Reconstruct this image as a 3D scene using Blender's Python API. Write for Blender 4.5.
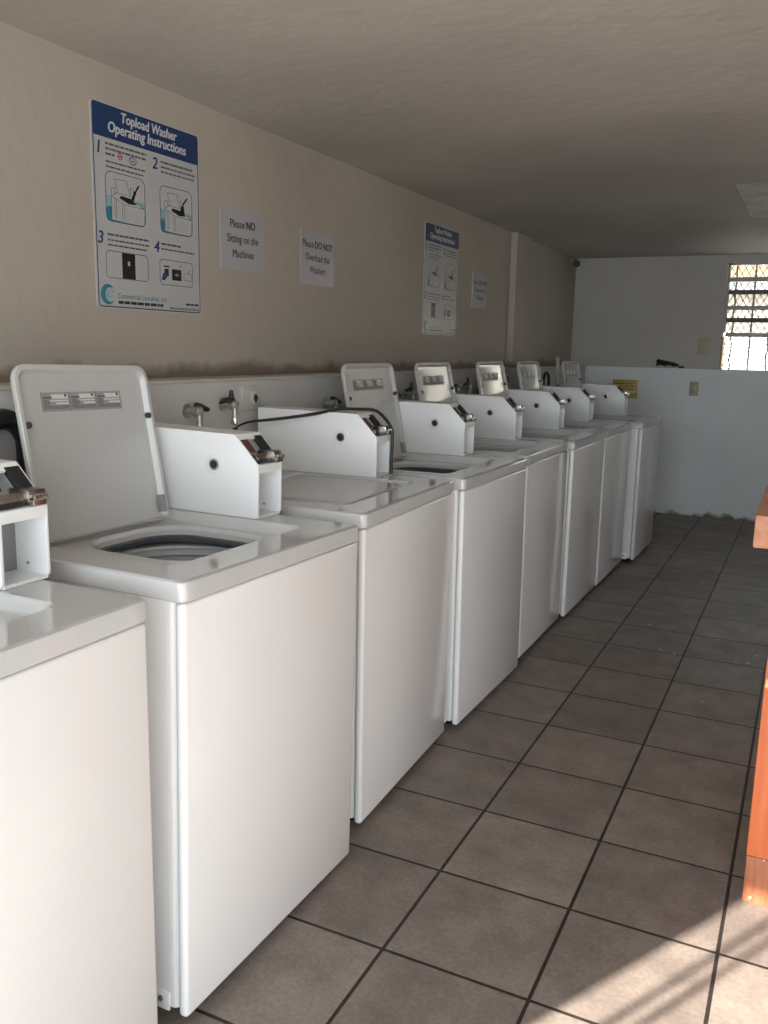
import bpy, bmesh, math, random
from mathutils import Vector, Matrix, Euler

random.seed(4)
S = bpy.context.scene
for o in list(bpy.data.objects):
    bpy.data.objects.remove(o)

# ------------------------------------------------------------------ camera
YAW, PIT, ROL, CZ, FPX = 0.4517, 0.1855, 0.0211, 1.3386, 871.0
cam_d = bpy.data.cameras.new('camera')
cam = bpy.data.objects.new('camera', cam_d)
S.collection.objects.link(cam)
cam_d.sensor_fit = 'VERTICAL'
cam_d.sensor_height = 36.0
cam_d.sensor_width = 27.0
cam_d.lens = FPX / 1024.0 * 36.0
cam_d.clip_start = 0.02
_f = Vector((-math.sin(YAW) * math.cos(PIT), math.cos(YAW) * math.cos(PIT), -math.sin(PIT)))
_r = Vector((math.cos(YAW), math.sin(YAW), 0))
_u = _r.cross(_f)
_r2 = _r * math.cos(ROL) + _u * math.sin(ROL)
_u2 = _u * math.cos(ROL) - _r * math.sin(ROL)
cam.matrix_world = Matrix(((_r2.x, _u2.x, -_f.x, 0), (_r2.y, _u2.y, -_f.y, 0),
                           (_r2.z, _u2.z, -_f.z, CZ), (0, 0, 0, 1)))
S.camera = cam

# ------------------------------------------------------------------ light
S.view_settings.view_transform = 'Standard'
S.view_settings.look = 'None'
S.view_settings.exposure = 0.22
S.view_settings.gamma = 1.0
S.view_settings.use_curve_mapping = False

SKY = (0.82, 0.93, 1.0)
SKY_STRENGTH = 5.1
SUN_STRENGTH = 20.0
SUN_EL = math.radians(26)
SUN_DIR = Vector((0.482 * math.cos(SUN_EL), 0.876 * math.cos(SUN_EL), -math.sin(SUN_EL)))

w = bpy.data.worlds.new('sky')
S.world = w
w.use_nodes = True
w.node_tree.nodes['Background'].inputs[0].default_value = (*SKY, 1)
w.node_tree.nodes['Background'].inputs[1].default_value = SKY_STRENGTH

sun_d = bpy.data.lights.new('sun', 'SUN')
sun_d.energy = SUN_STRENGTH
sun_d.angle = math.radians(0.6)
sun_d.color = (1.0, 0.93, 0.84)
sun = bpy.data.objects.new('sun', sun_d)
S.collection.objects.link(sun)
sun.rotation_euler = SUN_DIR.to_track_quat('-Z', 'Y').to_euler()
sun.location = (-3, -5, 6)

# daylight of the open front of the room, sampled as a portal of the sky
por_d = bpy.data.lights.new('sky_portal', 'AREA')
por_d.shape = 'RECTANGLE'
por_d.size, por_d.size_y = 3.6, 2.1
por_d.cycles.is_portal = True
por = bpy.data.objects.new('sky_portal', por_d)
S.collection.objects.link(por)
por.location = (0.2, -0.62, 1.06)
por.rotation_euler = (math.radians(90), 0, 0)

S.cycles.use_denoising = True
S.cycles.max_bounces = 10
S.cycles.diffuse_bounces = 6
S.cycles.sample_clamp_indirect = 6.0

# ------------------------------------------------------------------ materials
def lin(c):
    return tuple(((v / 255) / 12.92) if v / 255 <= 0.04045 else (((v / 255) + 0.055) / 1.055) ** 2.4 for v in c)

def new_mat(name):
    m = bpy.data.materials.new(name)
    m.use_nodes = True
    n = m.node_tree
    b = n.nodes['Principled BSDF']
    return m, n, b

def flat(name, col, rough=0.5, metal=0.0, spec=0.5, var=0.0, vscale=20.0, bump=0.0, bscale=80.0, coat=0.0):
    """plain surface with a little uneven wear"""
    m, n, b = new_mat(name)
    b.inputs['Roughness'].default_value = rough
    b.inputs['Metallic'].default_value = metal
    b.inputs['Specular IOR Level'].default_value = spec
    b.inputs['Coat Weight'].default_value = coat
    tc = n.nodes.new('ShaderNodeTexCoord')
    if var > 0:
        nz = n.nodes.new('ShaderNodeTexNoise')
        nz.inputs['Scale'].default_value = vscale
        nz.inputs['Detail'].default_value = 5
        n.links.new(tc.outputs['Object'], nz.inputs['Vector'])
        mx = n.nodes.new('ShaderNodeMix'); mx.data_type = 'RGBA'
        mx.inputs[6].default_value = (*[max(0, c * (1 - var)) for c in col], 1)
        mx.inputs[7].default_value = (*[min(1, c * (1 + var)) for c in col], 1)
        n.links.new(nz.outputs['Fac'], mx.inputs[0])
        n.links.new(mx.outputs[2], b.inputs['Base Color'])
    else:
        b.inputs['Base Color'].default_value = (*col, 1)
    if bump > 0:
        nb = n.nodes.new('ShaderNodeTexNoise')
        nb.inputs['Scale'].default_value = bscale
        nb.inputs['Detail'].default_value = 4
        n.links.new(tc.outputs['Object'], nb.inputs['Vector'])
        bp = n.nodes.new('ShaderNodeBump')
        bp.inputs['Strength'].default_value = bump
        bp.inputs['Distance'].default_value = 0.004
        n.links.new(nb.outputs['Fac'], bp.inputs['Height'])
        n.links.new(bp.outputs['Normal'], b.inputs['Normal'])
    return m

def painted_wall(name, col, col2, scale=1.3, stain=None, stain_scale=3.0, stain_lo=0.58, rough=0.7, zband=None, spec=0.25):
    """old painted plaster: uneven tone, trowel bumps, dirt with ragged edges"""
    m, n, b = new_mat(name)
    L = n.links.new
    b.inputs['Roughness'].default_value = rough
    b.inputs['Specular IOR Level'].default_value = spec
    tc = n.nodes.new('ShaderNodeTexCoord')
    nz = n.nodes.new('ShaderNodeTexNoise'); nz.inputs['Scale'].default_value = scale; nz.inputs['Detail'].default_value = 6
    L(tc.outputs['Object'], nz.inputs['Vector'])
    cr = n.nodes.new('ShaderNodeValToRGB')
    cr.color_ramp.elements[0].position = 0.35; cr.color_ramp.elements[0].color = (*col, 1)
    cr.color_ramp.elements[1].position = 0.68; cr.color_ramp.elements[1].color = (*col2, 1)
    L(nz.outputs['Fac'], cr.inputs['Fac'])
    out = cr.outputs['Color']
    if stain is not None:
        n2 = n.nodes.new('ShaderNodeTexNoise'); n2.inputs['Scale'].default_value = stain_scale; n2.inputs['Detail'].default_value = 9
        n2.inputs['Roughness'].default_value = 0.7
        L(tc.outputs['Object'], n2.inputs['Vector'])
        c2 = n.nodes.new('ShaderNodeValToRGB')
        c2.color_ramp.elements[0].position = stain_lo; c2.color_ramp.elements[0].color = (0, 0, 0, 1)
        c2.color_ramp.elements[1].position = stain_lo + 0.16; c2.color_ramp.elements[1].color = (0.55, 0.55, 0.55, 1)
        L(n2.outputs['Fac'], c2.inputs['Fac'])
        fac = c2.outputs['Color']
        if zband is not None:
            # a ragged dirt line low on the wall
            sx = n.nodes.new('ShaderNodeSeparateXYZ'); L(tc.outputs['Object'], sx.inputs[0])
            n3 = n.nodes.new('ShaderNodeTexNoise'); n3.inputs['Scale'].default_value = zband[2]; n3.inputs['Detail'].default_value = 7
            L(tc.outputs['Object'], n3.inputs['Vector'])
            ma = n.nodes.new('ShaderNodeMath'); ma.operation = 'MULTIPLY_ADD'
            L(n3.outputs['Fac'], ma.inputs[0]); ma.inputs[1].default_value = zband[1]; ma.inputs[2].default_value = zband[0] - zband[1] * 0.5
            lt = n.nodes.new('ShaderNodeMath'); lt.operation = 'SUBTRACT'
            L(ma.outputs[0], lt.inputs[0]); L(sx.outputs['Z'], lt.inputs[1])
            ms = n.nodes.new('ShaderNodeMath'); ms.operation = 'MULTIPLY'; ms.use_clamp = True
            L(lt.outputs[0], ms.inputs[0]); ms.inputs[1].default_value = zband[3]
            mm = n.nodes.new('ShaderNodeMath'); mm.operation = 'MAXIMUM'
            L(ms.outputs[0], mm.inputs[0]); L(fac, mm.inputs[1])
            fac = mm.outputs[0]
        mx = n.nodes.new('ShaderNodeMix'); mx.data_type = 'RGBA'
        L(fac, mx.inputs[0]); L(out, mx.inputs[6]); mx.inputs[7].default_value = (*stain, 1)
        out = mx.outputs[2]
    L(out, b.inputs['Base Color'])
    nb = n.nodes.new('ShaderNodeTexNoise'); nb.inputs['Scale'].default_value = 14; nb.inputs['Detail'].default_value = 6
    L(tc.outputs['Object'], nb.inputs['Vector'])
    bp = n.nodes.new('ShaderNodeBump'); bp.inputs['Strength'].default_value = 0.35; bp.inputs['Distance'].default_value = 0.01
    L(nb.outputs['Fac'], bp.inputs['Height']); L(bp.outputs['Normal'], b.inputs['Normal'])
    return m

TILE, GX, GY = 0.3413, -0.7515, 1.9317
def tile_mat():
    m, n, b = new_mat('brown_floor_tile')
    L = n.links.new
    tc = n.nodes.new('ShaderNodeTexCoord')
    mp = n.nodes.new('ShaderNodeMapping')
    mp.inputs['Location'].default_value = (-GX + TILE * 40, -GY + TILE * 40, 0)
    L(tc.outputs['Object'], mp.inputs['Vector'])
    bt = n.nodes.new('ShaderNodeTexBrick')
    bt.offset = 0.0; bt.squash = 1.0
    bt.inputs['Scale'].default_value = 1.0
    bt.inputs['Brick Width'].default_value = TILE
    bt.inputs['Row Height'].default_value = TILE
    bt.inputs['Mortar Size'].default_value = 0.0048
    bt.inputs['Mortar Smooth'].default_value = 0.25
    bt.inputs['Bias'].default_value = 0.0
    bt.inputs['Color1'].default_value = (0.272, 0.229, 0.203, 1)
    bt.inputs['Color2'].default_value = (0.210, 0.178, 0.159, 1)
    bt.inputs['Mortar'].default_value = (0.030, 0.026, 0.024, 1)
    L(mp.outputs[0], bt.inputs['Vector'])
    nz = n.nodes.new('ShaderNodeTexNoise'); nz.inputs['Scale'].default_value = 7; nz.inputs['Detail'].default_value = 8; nz.inputs['Roughness'].default_value = 0.65
    L(tc.outputs['Object'], nz.inputs['Vector'])
    cr = n.nodes.new('ShaderNodeValToRGB')
    cr.color_ramp.elements[0].position = 0.3; cr.color_ramp.elements[0].color = (0.74, 0.72, 0.70, 1)
    cr.color_ramp.elements[1].position = 0.7; cr.color_ramp.elements[1].color = (1.22, 1.2, 1.16, 1)
    L(nz.outputs['Fac'], cr.inputs['Fac'])
    n2 = n.nodes.new('ShaderNodeTexNoise'); n2.inputs['Scale'].default_value = 90; n2.inputs['Detail'].default_value = 4
    L(tc.outputs['Object'], n2.inputs['Vector'])
    c2 = n.nodes.new('ShaderNodeValToRGB')
    c2.color_ramp.elements[0].position = 0.3; c2.color_ramp.elements[0].color = (0.86, 0.86, 0.86, 1)
    c2.color_ramp.elements[1].position = 0.7; c2.color_ramp.elements[1].color = (1.12, 1.12, 1.12, 1)
    L(n2.outputs['Fac'], c2.inputs['Fac'])
    m1 = n.nodes.new('ShaderNodeMix'); m1.data_type = 'RGBA'; m1.blend_type = 'MULTIPLY'; m1.inputs[0].default_value = 1
    L(bt.outputs['Color'], m1.inputs[6]); L(cr.outputs['Color'], m1.inputs[7])
    m2 = n.nodes.new('ShaderNodeMix'); m2.data_type = 'RGBA'; m2.blend_type = 'MULTIPLY'; m2.inputs[0].default_value = 1
    L(m1.outputs[2], m2.inputs[6]); L(c2.outputs['Color'], m2.inputs[7])
    L(m2.outputs[2], b.inputs['Base Color'])
    b.inputs['Roughness'].default_value = 0.5
    b.inputs['Specular IOR Level'].default_value = 0.35
    sub = n.nodes.new('ShaderNodeMath'); sub.operation = 'SUBTRACT'; sub.inputs[0].default_value = 1
    L(bt.outputs['Fac'], sub.inputs[1])
    ad = n.nodes.new('ShaderNodeMath'); ad.operation = 'MULTIPLY_ADD'; L(n2.outputs['Fac'], ad.inputs[0]); ad.inputs[1].default_value = 0.12
    L(sub.outputs[0], ad.inputs[2])
    bp = n.nodes.new('ShaderNodeBump'); bp.inputs['Strength'].default_value = 0.5; bp.inputs['Distance'].default_value = 0.004
    L(ad.outputs[0], bp.inputs['Height']); L(bp.outputs['Normal'], b.inputs['Normal'])
    return m

def wood_mat(name, c1, c2, chip, axis='Z'):
    m, n, b = new_mat(name)
    L = n.links.new
    tc = n.nodes.new('ShaderNodeTexCoord')
    mp = n.nodes.new('ShaderNodeMapping')
    sc = {'X': (2, 40, 40), 'Y': (40, 2, 40), 'Z': (40, 40, 2)}[axis]
    mp.inputs['Scale'].default_value = sc
    L(tc.outputs['Object'], mp.inputs['Vector'])
    nz = n.nodes.new('ShaderNodeTexNoise'); nz.inputs['Scale'].default_value = 1.0; nz.inputs['Detail'].default_value = 6
    L(mp.outputs[0], nz.inputs['Vector'])
    cr = n.nodes.new('ShaderNodeValToRGB')
    cr.color_ramp.elements[0].position = 0.32; cr.color_ramp.elements[0].color = (*c1, 1)
    cr.color_ramp.elements[1].position = 0.68; cr.color_ramp.elements[1].color = (*c2, 1)
    L(nz.outputs['Fac'], cr.inputs['Fac'])
    n2 = n.nodes.new('ShaderNodeTexNoise'); n2.inputs['Scale'].default_value = 22; n2.inputs['Detail'].default_value = 3
    L(tc.outputs['Object'], n2.inputs['Vector'])
    c2n = n.nodes.new('ShaderNodeValToRGB')
    c2n.color_ramp.elements[0].position = 0.70; c2n.color_ramp.elements[0].color = (0, 0, 0, 1)
    c2n.color_ramp.elements[1].position = 0.74; c2n.color_ramp.elements[1].color = (1, 1, 1, 1)
    L(n2.outputs['Fac'], c2n.inputs['Fac'])
    mx = n.nodes.new('ShaderNodeMix'); mx.data_type = 'RGBA'
    L(c2n.outputs['Color'], mx.inputs[0]); L(cr.outputs['Color'], mx.inputs[6]); mx.inputs[7].default_value = (*chip, 1)
    L(mx.outputs[2], b.inputs['Base Color'])
    b.inputs['Roughness'].default_value = 0.55
    bp = n.nodes.new('ShaderNodeBump'); bp.inputs['Strength'].default_value = 0.25; bp.inputs['Distance'].default_value = 0.003
    L(nz.outputs['Fac'], bp.inputs['Height']); L(bp.outputs['Normal'], b.inputs['Normal'])
    return m

M = {}
M['floor'] = tile_mat()
M['wall_cream'] = painted_wall('cream_wall_paint', (0.425, 0.375, 0.315), (0.48, 0.425, 0.36), 1.1, (0.23, 0.185, 0.145), 4.5, 0.70, zband=(1.283, 0.10, 9, 26))
M['wall_end'] = painted_wall('grey_white_wall_paint', (0.49, 0.465, 0.43), (0.55, 0.525, 0.49), 1.2, (0.30, 0.27, 0.23), 3.0, 0.68, zband=(1.24, 0.03, 9, 22))
M['half_wall'] = painted_wall('pale_blue_grey_wall_paint', (0.83, 0.86, 0.87), (0.88, 0.905, 0.915), 2.2, (0.20, 0.185, 0.17), 6.0, 0.665, zband=(0.030, 0.20, 7, 30))
M['half_wall_left'] = painted_wall('grey_half_wall_paint', (0.56, 0.54, 0.515), (0.63, 0.61, 0.585), 2.4, (0.38, 0.36, 0.33), 6.0, 0.66)
M['ledge'] = painted_wall('pale_ledge_paint', (0.50, 0.47, 0.42), (0.58, 0.55, 0.50), 5, (0.28, 0.24, 0.19), 12.0, 0.56)
M['ceiling'] = painted_wall('ceiling_paint', (0.46, 0.425, 0.385), (0.56, 0.52, 0.47), 1.1, (0.36, 0.33, 0.29), 2.6, 0.62, rough=0.75)
M['right_wall'] = painted_wall('right_wall_paint', (0.41, 0.40, 0.395), (0.46, 0.45, 0.445), 1.2)
M['hatch'] = painted_wall('worn_hatch_paint', (0.62, 0.60, 0.52), (0.74, 0.72, 0.64), 9, (0.40, 0.37, 0.30), 6.0, 0.5)
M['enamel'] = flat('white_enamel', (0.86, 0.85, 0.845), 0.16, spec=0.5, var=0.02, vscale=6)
M['enamel_top_shaded'] = flat('glossy_white_enamel_shaded', (0.60, 0.595, 0.59), 0.05, spec=0.6, var=0.02, vscale=6)  # same white enamel, darkened to paint the weaker light on the tops
M['case'] = flat('white_powder_coat', (0.86, 0.86, 0.86), 0.35, spec=0.45, var=0.02, vscale=12)
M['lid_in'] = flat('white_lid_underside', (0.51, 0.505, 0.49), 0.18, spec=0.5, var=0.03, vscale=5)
M['basket'] = flat('grey_porcelain', (0.66, 0.67, 0.68), 0.25, spec=0.6, var=0.05)
M['gasket'] = flat('dark_grey_rubber', (0.10, 0.11, 0.12), 0.45)
M['black'] = flat('black_rubber', (0.012, 0.012, 0.013), 0.45)
M['black_plastic'] = flat('black_plastic', (0.018, 0.018, 0.020), 0.3)
M['bumper'] = flat('brown_rubber', (0.055, 0.045, 0.04), 0.6)
M['chrome'] = flat('chrome', (0.62, 0.61, 0.60), 0.18, metal=1.0, var=0.1, vscale=40)
M['worn_chrome'] = flat('worn_chrome', (0.40, 0.36, 0.33), 0.28, metal=1.0, var=0.35, vscale=90)
M['galv'] = flat('galvanised_metal', (0.46, 0.45, 0.42), 0.4, metal=0.85, var=0.25, vscale=60)
M['dark_metal'] = flat('dark_cast_metal', (0.045, 0.04, 0.04), 0.45, metal=0.4, var=0.3, vscale=50)
M['red_card'] = flat('reddish_price_card', (0.13, 0.05, 0.045), 0.4, var=0.3, vscale=60)
M['grey_metal'] = flat('grey_steel_plate', (0.30, 0.30, 0.30), 0.35, metal=0.7, var=0.1)
M['label_grey'] = flat('grey_label', (0.30, 0.30, 0.295), 0.5, var=0.06, vscale=300)
M['label_dark'] = flat('dark_label_ink', (0.07, 0.07, 0.07), 0.5)
M['label_mid'] = flat('grey_label_ink', (0.13, 0.13, 0.128), 0.5)
M['label_light'] = flat('white_label', (0.62, 0.62, 0.60), 0.5)
M['poster'] = flat('poster_white', (0.47, 0.465, 0.46), 0.35, spec=0.4)
M['poster_blue'] = flat('poster_blue', (0.012, 0.034, 0.11), 0.35, spec=0.4)
M['poster_stripe'] = flat('poster_stripe_blue', (0.022, 0.052, 0.15), 0.35, spec=0.4)
M['poster_navy'] = flat('poster_navy', (0.020, 0.028, 0.085), 0.35)
M['poster_num'] = flat('poster_number_blue', (0.020, 0.045, 0.15), 0.35)
M['poster_text'] = flat('poster_text_grey', (0.11, 0.11, 0.12), 0.4)
M['poster_black'] = flat('poster_black', (0.015, 0.015, 0.016), 0.4)
M['poster_teal'] = flat('poster_teal', (0.03, 0.20, 0.28), 0.4)
M['poster_teal_light'] = flat('poster_pale_teal', (0.24, 0.42, 0.46), 0.4)
M['poster_red'] = flat('poster_red', (0.36, 0.07, 0.06), 0.4)
M['poster_white_ink'] = flat('poster_white_ink', (0.58, 0.60, 0.62), 0.4)
M['paper'] = flat('laminated_paper', (0.45, 0.435, 0.455), 0.22, spec=0.5, var=0.02, vscale=8)
M['paper_edge'] = flat('clear_sleeve', (0.47, 0.455, 0.455), 0.15, spec=0.6)
M['ink'] = flat('black_ink', (0.025, 0.024, 0.026), 0.5)
M['orange'] = wood_mat('orange_painted_wood', (0.50, 0.11, 0.034), (0.62, 0.16, 0.055), (0.80, 0.55, 0.25), 'Z')
M['orange_top'] = wood_mat('faded_orange_wood', (0.42, 0.17, 0.095), (0.56, 0.255, 0.15), (0.70, 0.50, 0.34), 'Y')
M['orange_base'] = wood_mat('bare_weathered_wood', (0.20, 0.055, 0.028), (0.50, 0.17, 0.075), (0.70, 0.48, 0.28), 'Z')
M['beige_plate'] = flat('beige_plastic', (0.44, 0.39, 0.28), 0.4, var=0.05)
M['white_plate'] = flat('white_plastic', (0.58, 0.56, 0.52), 0.4)
M['yellow'] = flat('yellow_placard', (0.55, 0.38, 0.07), 0.4, var=0.2, vscale=20)
M['white_pvc'] = flat('white_pvc', (0.62, 0.60, 0.56), 0.4)
M['crumb'] = flat('pale_lint', (0.50, 0.46, 0.40), 0.8)
M['reveal_sun_tint'] = flat('tan_sun_tint', (0.42, 0.27, 0.10), 0.6, var=0.1)  # tan colour stands in for sunlight on the left window reveal
M['alu'] = flat('grey_window_metal', (0.30, 0.30, 0.29), 0.45, metal=0.3)
M['alu_dark'] = flat('dark_window_metal', (0.09, 0.085, 0.08), 0.5, metal=0.3)
M['mesh_metal'] = flat('grille_metal', (0.16, 0.14, 0.12), 0.5, metal=0.3)
M['house'] = flat('cream_house_wall', (0.78, 0.74, 0.66), 0.8, var=0.04)
M['house_roof'] = flat('tan_roof_fascia', (0.20, 0.13, 0.07), 0.8, var=0.1)
M['pavement'] = flat('sunlit_concrete', (0.40, 0.39, 0.38), 0.9, var=0.08, vscale=2)
def glass_mat():
    m, n, b = new_mat('hazy_window_glass')
    b.inputs['Base Color'].default_value = (0.30, 0.29, 0.27, 1)
    b.inputs['Roughness'].default_value = 0.35
    b.inputs['Transmission Weight'].default_value = 0.9
    b.inputs['IOR'].default_value = 1.1
    return m
M['glass'] = glass_mat()

# ------------------------------------------------------------------ mesh builder
class MB:
    def __init__(s):
        s.bm = bmesh.new()
    def box(s, x0, x1, y0, y1, z0, z1, bevel=0.0, seg=2):
        b = bmesh.new()
        vs = [b.verts.new((x, y, z)) for x in (x0, x1) for y in (y0, y1) for z in (z0, z1)]
        for f in ((0, 1, 3, 2), (4, 6, 7, 5), (0, 4, 5, 1), (2, 3, 7, 6), (0, 2, 6, 4), (1, 5, 7, 3)):
            b.faces.new([vs[i] for i in f])
        b.normal_update()
        if bevel > 0:
            bmesh.ops.bevel(b, geom=b.edges[:], offset=bevel, segments=seg, profile=0.5, affect='EDGES')
        s.add(b); return s
    def add(s, b, mat=None):
        if mat is not None:
            b.transform(mat)
        me = bpy.data.meshes.new('tmp'); b.to_mesh(me); b.free()
        s.bm.from_mesh(me); bpy.data.meshes.remove(me)
    def add_mesh(s, me, mat):
        t = bmesh.new(); t.from_mesh(me); s.add(t, mat)
    def prism(s, pts, axis, a, c, bevel=0.0):
        """closed polygon pts (2-D) extruded along axis from a to c; axis 'y': pts are (x,z); 'x': (y,z); 'z': (x,y)"""
        b = bmesh.new()
        def P(p, t):
            return {'x': (t, p[0], p[1]), 'y': (p[0], t, p[1]), 'z': (p[0], p[1], t)}[axis]
        A = [b.verts.new(P(p, a)) for p in pts]; B = [b.verts.new(P(p, c)) for p in pts]
        b.faces.new(A); b.faces.new(B)
        k = len(pts)
        for i in range(k):
            b.faces.new([A[i], A[(i + 1) % k], B[(i + 1) % k], B[i]])
        bmesh.ops.recalc_face_normals(b, faces=b.faces[:])
        if bevel > 0:
            bmesh.ops.bevel(b, geom=b.edges[:], offset=bevel, segments=2, profile=0.5, affect='EDGES')
        s.add(b); return s
    def tube(s, pts, r, n=10, caps=True):
        pts = [Vector(p) for p in pts]
        rs = r if isinstance(r, (list, tuple)) else [r] * len(pts)
        b = bmesh.new(); rings = []
        up = Vector((0, 0, 1)); prev = None
        for i, p in enumerate(pts):
            t = (pts[min(i + 1, len(pts) - 1)] - pts[max(i - 1, 0)]).normalized()
            if prev is None:
                ref = up if abs(t.dot(up)) < 0.9 else Vector((1, 0, 0))
                u = t.cross(ref).normalized()
            else:
                u = (prev - t * prev.dot(t)).normalized()
            prev = u; v = t.cross(u)
            rings.append([b.verts.new(p + (u * math.cos(6.28318 * k / n) + v * math.sin(6.28318 * k / n)) * rs[i]) for k in range(n)])
        for i in range(len(rings) - 1):
            for k in range(n):
                b.faces.new([rings[i][k], rings[i][(k + 1) % n], rings[i + 1][(k + 1) % n], rings[i + 1][k]])
        if caps:
            b.faces.new(rings[0][::-1]); b.faces.new(rings[-1])
        bmesh.ops.recalc_face_normals(b, faces=b.faces[:])
        s.add(b); return s
    def cyl(s, p, q, r, n=20):
        return s.tube([p, q], r, n)
    def lathe(s, prof, centre, axis='z', n=32, cap=True):
        """prof: list of (radius, height) turned round axis through centre"""
        b = bmesh.new(); rings = []
        for (r, h) in prof:
            ring = []
            for k in range(n):
                c, d = r * math.cos(6.28318 * k / n), r * math.sin(6.28318 * k / n)
                o = {'z': (c, d, h), 'y': (c, h, d), 'x': (h, c, d)}[axis]
                ring.append(b.verts.new(Vector(centre) + Vector(o)))
            rings.append(ring)
        for i in range(len(rings) - 1):
            for k in range(n):
                b.faces.new([rings[i][k], rings[i][(k + 1) % n], rings[i + 1][(k + 1) % n], rings[i + 1][k]])
        if cap and prof[0][0] > 0: b.faces.new(rings[0])
        if cap and prof[-1][0] > 0: b.faces.new(rings[-1])
        bmesh.ops.recalc_face_normals(b, faces=b.faces[:])
        s.add(b); return s
    def loops(s, loops, cap_last=False, cap_first=False):
        b = bmesh.new()
        R = [[b.verts.new(p) for p in L] for L in loops]
        n = len(loops[0])
        for i in range(len(R) - 1):
            for k in range(n):
                b.faces.new([R[i][k], R[i][(k + 1) % n], R[i + 1][(k + 1) % n], R[i + 1][k]])
        if cap_last: b.faces.new(R[-1])
        if cap_first: b.faces.new(R[0])
        bmesh.ops.recalc_face_normals(b, faces=b.faces[:])
        s.add(b); return s
    def build(s, name, mat, parent=None, smooth=35):
        me = bpy.data.meshes.new(name)
        s.bm.to_mesh(me); s.bm.free()
        me.materials.append(M[mat] if isinstance(mat, str) else mat)
        if smooth:
            me.shade_smooth()
            me.set_sharp_from_angle(angle=math.radians(smooth))
        o = bpy.data.objects.new(name, me)
        S.collection.objects.link(o)
        if parent is not None:
            o.parent = parent
        return o

def thing(name, label, cat, loc=(0, 0, 0), rot=(0, 0, 0), group=None):
    o = bpy.data.objects.new(name, None)
    o.empty_display_size = 0.1
    S.collection.objects.link(o)
    o.location = loc; o.rotation_euler = rot
    o['label'] = label; o['category'] = cat
    if group: o['group'] = group
    return o
def tag(o, label, cat, group=None):
    o['label'] = label; o['category'] = cat
    if group: o['group'] = group
    return o
def struct(o):
    o['kind'] = 'structure'
    return o
def copy_tree(o, parent=None):
    c = o.copy(); S.collection.objects.link(c)
    if parent is not None:
        c.parent = parent
    for ch in o.children:
        copy_tree(ch, c)
    return c
def smooth_path(P, k=8):
    P = [Vector(p) for p in P]; out = []
    for i in range(len(P) - 1):
        p0, p1, p2, p3 = P[max(i - 1, 0)], P[i], P[i + 1], P[min(i + 2, len(P) - 1)]
        for j in range(k):
            t = j / k
            out.append(0.5 * ((2 * p1) + (p2 - p0) * t + (2 * p0 - 5 * p1 + 4 * p2 - p3) * t * t + (3 * p1 - p0 - 3 * p2 + p3) * t ** 3))
    out.append(P[-1]); return out

# ------------------------------------------------------------------ text
def text_mesh(body, size, bold=0.0, align='CENTER', shear=0.0, width=1.0):
    cu = bpy.data.curves.new('lettering', 'FONT')
    cu.body = body; cu.size = size; cu.align_x = align; cu.align_y = 'CENTER'
    cu.shear = shear; cu.resolution_u = 3
    ob = bpy.data.objects.new('lettering', cu)
    S.collection.objects.link(ob)
    bpy.context.view_layer.update()
    dg = bpy.context.evaluated_depsgraph_get()
    me = bpy.data.meshes.new_from_object(ob.evaluated_get(dg))
    bpy.data.objects.remove(ob); bpy.data.curves.remove(cu)
    if width != 1.0:
        me.transform(Matrix.Diagonal((width, 1, 1, 1)))
    if bold > 0:       # heavier strokes: the same outline laid down again a little to the side
        t = bmesh.new()
        for (du, dv) in ((-bold, 0), (0, 0), (bold, 0), (0, bold * 0.6), (0, -bold * 0.6)):
            c = me.copy(); c.transform(Matrix.Translation((du, dv, 0.00001 * (du + dv) / bold))); t.from_mesh(c); bpy.data.meshes.remove(c)
        t.to_mesh(me); t.free()
    return me
# text lies in (u, v); on the left wall u -> +y, v -> +z, front -> +x
def wall_x(u, v, off):
    return Matrix(((0, 0, 1, off), (1, 0, 0, u), (0, 1, 0, v), (0, 0, 0, 1)))

# ================================================================== SETTING
XL, ZC, YE, ZL, XR, YF = -1.944, 2.133, 7.67, 1.222, 1.75, -0.60
XH = -1.80   # face of the lower left wall

struct(MB().box(XL - 0.3, XR + 0.3, YF, YE + 0.3, -0.12, 0).build('floor', 'floor', smooth=0))
struct(MB().box(XL - 0.2, XL, YF - 0.2, YE + 0.25, 0, ZC + 0.2).build('wall_left', 'wall_cream', smooth=0))
struct(MB().box(XL, XH, YF, YE, 0, ZL - 0.006).build('wall_left_lower', 'half_wall_left', smooth=0))
struct(MB().box(XL, XH + 0.006, YF, YE, ZL - 0.006, ZL + 0.006, 0.003).build('trim_1', 'ledge', smooth=0))
# pilaster on the left wall
struct(MB().box(XL - 0.01, XL + 0.045, 5.9, 6.22, ZL + 0.006, ZC, 0.008).build('wall_left_pilaster', 'wall_cream', smooth=0))
# end wall: low half wall with a ledge, thinner wall above with a window opening
WX0, WX1, WZ0, WZ1 = -0.715, 0.70, ZL + 0.006, 2.075
struct(MB().box(XL, XR, YE, YE + 0.25, 0, ZL - 0.004).build('wall_end_lower', 'half_wall', smooth=0))
struct(MB().box(XL, XR, YE - 0.004, YE + 0.25, ZL - 0.004, ZL + 0.006, 0.003).build('trim_2', 'half_wall', smooth=0))
mb = MB()
YU = YE + 0.035
mb.box(XL, WX0, YU, YU + 0.18, ZL + 0.006, ZC + 0.1)
mb.box(WX1, XR, YU, YU + 0.18, ZL + 0.006, ZC + 0.1)
mb.box(WX0, WX1, YU, YU + 0.18, WZ1, ZC + 0.1)
struct(mb.build('wall_end', 'wall_end', smooth=0))
struct(MB().box(XR, XR + 0.2, YF - 0.2, YE + 0.25, 0, ZC + 0.1).build('wall_right', 'right_wall', smooth=0))
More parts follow.
